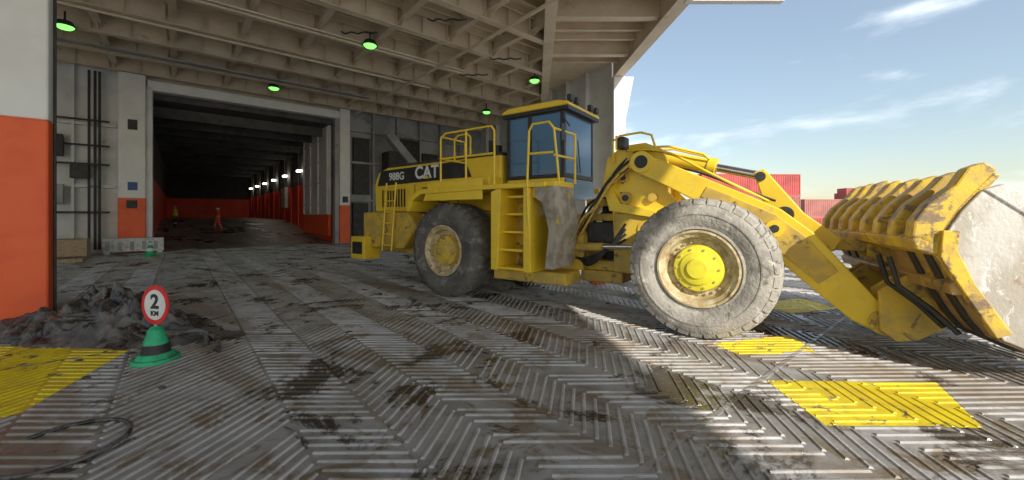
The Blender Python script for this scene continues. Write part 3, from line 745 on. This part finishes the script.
# ---------------------------------------------------------------- people
def worker(name,loc,rz,top,legs,helmet,stride=0):
    e=empty(name,loc,rz)
    J=[(0,0,.95,.15),(0,.0,1.12,.135),(0,0,1.32,.165),(0,0,1.46,.09),(0,-.005,1.52,.056),(0,-.02,1.60,.088),(0,-.02,1.68,.082)]
    E=[(0,1),(1,2),(2,3),(3,4),(4,5),(5,6)]
    for sx in (-1,1):
        st=stride*sx
        k=len(J)
        J+=[(sx*.19,0,1.41,.075),(sx*.30,.03-st*.5,1.14,.052),(sx*.27,-.10-st*.8,.93,.036),(sx*.26,-.13-st*.8,.86,.030)]
        E+=[(2,k),(k,k+1),(k+1,k+2),(k+2,k+3)]
        k=len(J)
        J+=[(sx*.10,0,.88,.105),(sx*.12,-.03+st,.50,.070),(sx*.13,.03+st*1.6,.11,.048),(sx*.14,-.13+st*1.6,.045,.042)]
        E+=[(0,k),(k,k+1),(k+1,k+2),(k+2,k+3)]
    me=bpy.data.meshes.new('body'); me.from_pydata([j[:3] for j in J],E,[])
    o=bpy.data.objects.new('body_tmp',me); sc.collection.objects.link(o)
    md=o.modifiers.new('skin','SKIN')
    for i,j in enumerate(J): me.skin_vertices[0].data[i].radius=(j[3],j[3]*.85 if i<3 else j[3])
    me.skin_vertices[0].data[0].use_root=True
    ss=o.modifiers.new('sub','SUBSURF'); ss.levels=2; ss.render_levels=2
    dg=bpy.context.evaluated_depsgraph_get(); ev=o.evaluated_get(dg); nm=bpy.data.meshes.new_from_object(ev)
    bpy.data.objects.remove(o)
    nm.materials.clear()
    for m in (top,legs,'skin','black','bwhite'): nm.materials.append(M[m])
    for p in nm.polygons:
        c=p.center; p.use_smooth=True
        if c.z<.13: i=3
        elif c.z>1.50: i=2
        elif abs(c.x)>.2 and c.z<.94: i=2
        elif 1.10<c.z<1.15 or .42<c.z<.46: i=4
        elif c.z<.96: i=1
        else: i=0
        p.material_index=i
    b_=bpy.data.objects.new('body',nm); link(b_,e)
    seg=20;vs=[];fs=[]
    for r_ in range(7):
        ph=math.pi/2*r_/6
        for i in range(seg):
            a=2*math.pi*i/seg; vs.append((.118*math.cos(ph)*math.cos(a),-.02+.138*math.cos(ph)*math.sin(a),1.665+.115*math.sin(ph)))
    for r_ in range(6):
        for i in range(seg): fs.append((r_*seg+i,r_*seg+(i+1)%seg,(r_+1)*seg+(i+1)%seg,(r_+1)*seg+i))
    mk('helmet',vs,fs,helmet,e,smooth=True)
    a=Acc(); a.cyl((0,-.05,1.66),(0,-.05,1.672),.15,.14,20); a.done('helmet_brim',helmet,e)
    a=Acc()
    for sx in (-1,1): a.cyl((sx*.033,-.098,1.625),(sx*.033,-.108,1.625),.012,.010,8)
    a.cyl((-.022,-.102,1.562),(.022,-.102,1.562),.006,.006,6)
    a.done('eyes_and_mouth','black',e)
    a=Acc(); a.cyl((0,-.095,1.62),(0,-.122,1.59),.010,.016,8)
    for sx in (-1,1): a.cyl((sx*.085,-.02,1.6),(sx*.1,-.01,1.62),.022,.024,8)
    a.done('nose_and_ears','skin',e,smooth=True)
    for sx in (-1,1):
        st=stride*sx; y0=-.14-st*.8
        for f in range(4):
            yy=y0-.03+f*.02; l=(.06,.075,.07,.055)[f]
            tube('finger',[(sx*.26,yy,.85),(sx*.262,yy-.005,.85-l*.6),(sx*.25,yy-.012,.85-l)],.008,'skin',e,True)
        tube('thumb',[(sx*.25,y0-.01,.88),(sx*.235,y0-.045,.85),(sx*.232,y0-.05,.825)],.009,'skin',e,True)
    return e
worker('dock_worker',(-23.3,31.3,.66),math.radians(-35),'cover_red','cover_red','swhite',.12)
worker('dock_worker',(*S(-.25,39.5),.81),math.radians(-30),'hivis','navy','orange',0)

# ---------------------------------------------------------------- light
sd=Vector((.76,-1.7,1)).normalized()
elev=math.asin(sd.z); az=math.atan2(sd.x,sd.y)
w=bpy.data.worlds.new('World'); sc.world=w; w.use_nodes=True
nt=w.node_tree;N=nt.nodes;L=nt.links
bg=N['Background']; sky=N.new('ShaderNodeTexSky'); sky.sky_type='NISHITA'; sky.sun_disc=False
sky.sun_elevation=elev; sky.sun_rotation=az; sky.dust_density=.6; sky.ozone_density=2.0; sky.air_density=1.3
tc=N.new('ShaderNodeTexCoord'); mp=N.new('ShaderNodeMapping'); mp.inputs['Scale'].default_value=(1.0,1.0,3.4); mp.inputs['Location'].default_value=(2.3,.85,.1)
nz=N.new('ShaderNodeTexNoise'); nz.inputs['Scale'].default_value=2.6; nz.inputs['Detail'].default_value=9; nz.inputs['Roughness'].default_value=.55; nz.inputs['Distortion'].default_value=.2
rg=N.new('ShaderNodeMapRange'); rg.interpolation_type='SMOOTHSTEP'; rg.inputs[1].default_value=.50; rg.inputs[2].default_value=.72; rg.inputs[3].default_value=.14; rg.inputs[4].default_value=.9
mx=N.new('ShaderNodeMix'); mx.data_type='RGBA'; mx.inputs[7].default_value=(8.8,9.4,9.9,1)
L.new(tc.outputs['Generated'],mp.inputs['Vector']); L.new(mp.outputs[0],nz.inputs['Vector']); L.new(nz.outputs['Fac'],rg.inputs[0])
L.new(rg.outputs[0],mx.inputs[0]); L.new(sky.outputs[0],mx.inputs[6]); L.new(mx.outputs[2],bg.inputs['Color'])
bg.inputs['Strength'].default_value=.15
sl=bpy.data.lights.new('sun','SUN'); sl.energy=5; sl.angle=math.radians(.5); sl.color=(1,.94,.84)
so=bpy.data.objects.new('sun',sl); link(so); so.rotation_euler=sd.to_track_quat('Z','Y').to_euler()
so.location=(20,-10,30)

cd=bpy.data.cameras.new('camera'); cd.sensor_width=36; cd.lens=395/1024*36; cd.shift_y=-25/1024; cd.clip_end=5000; cd.clip_start=.05
co=bpy.data.objects.new('camera',cd); link(co); co.location=(0,0,1.87); co.rotation_euler=(math.pi/2,0,0)
sc.camera=co
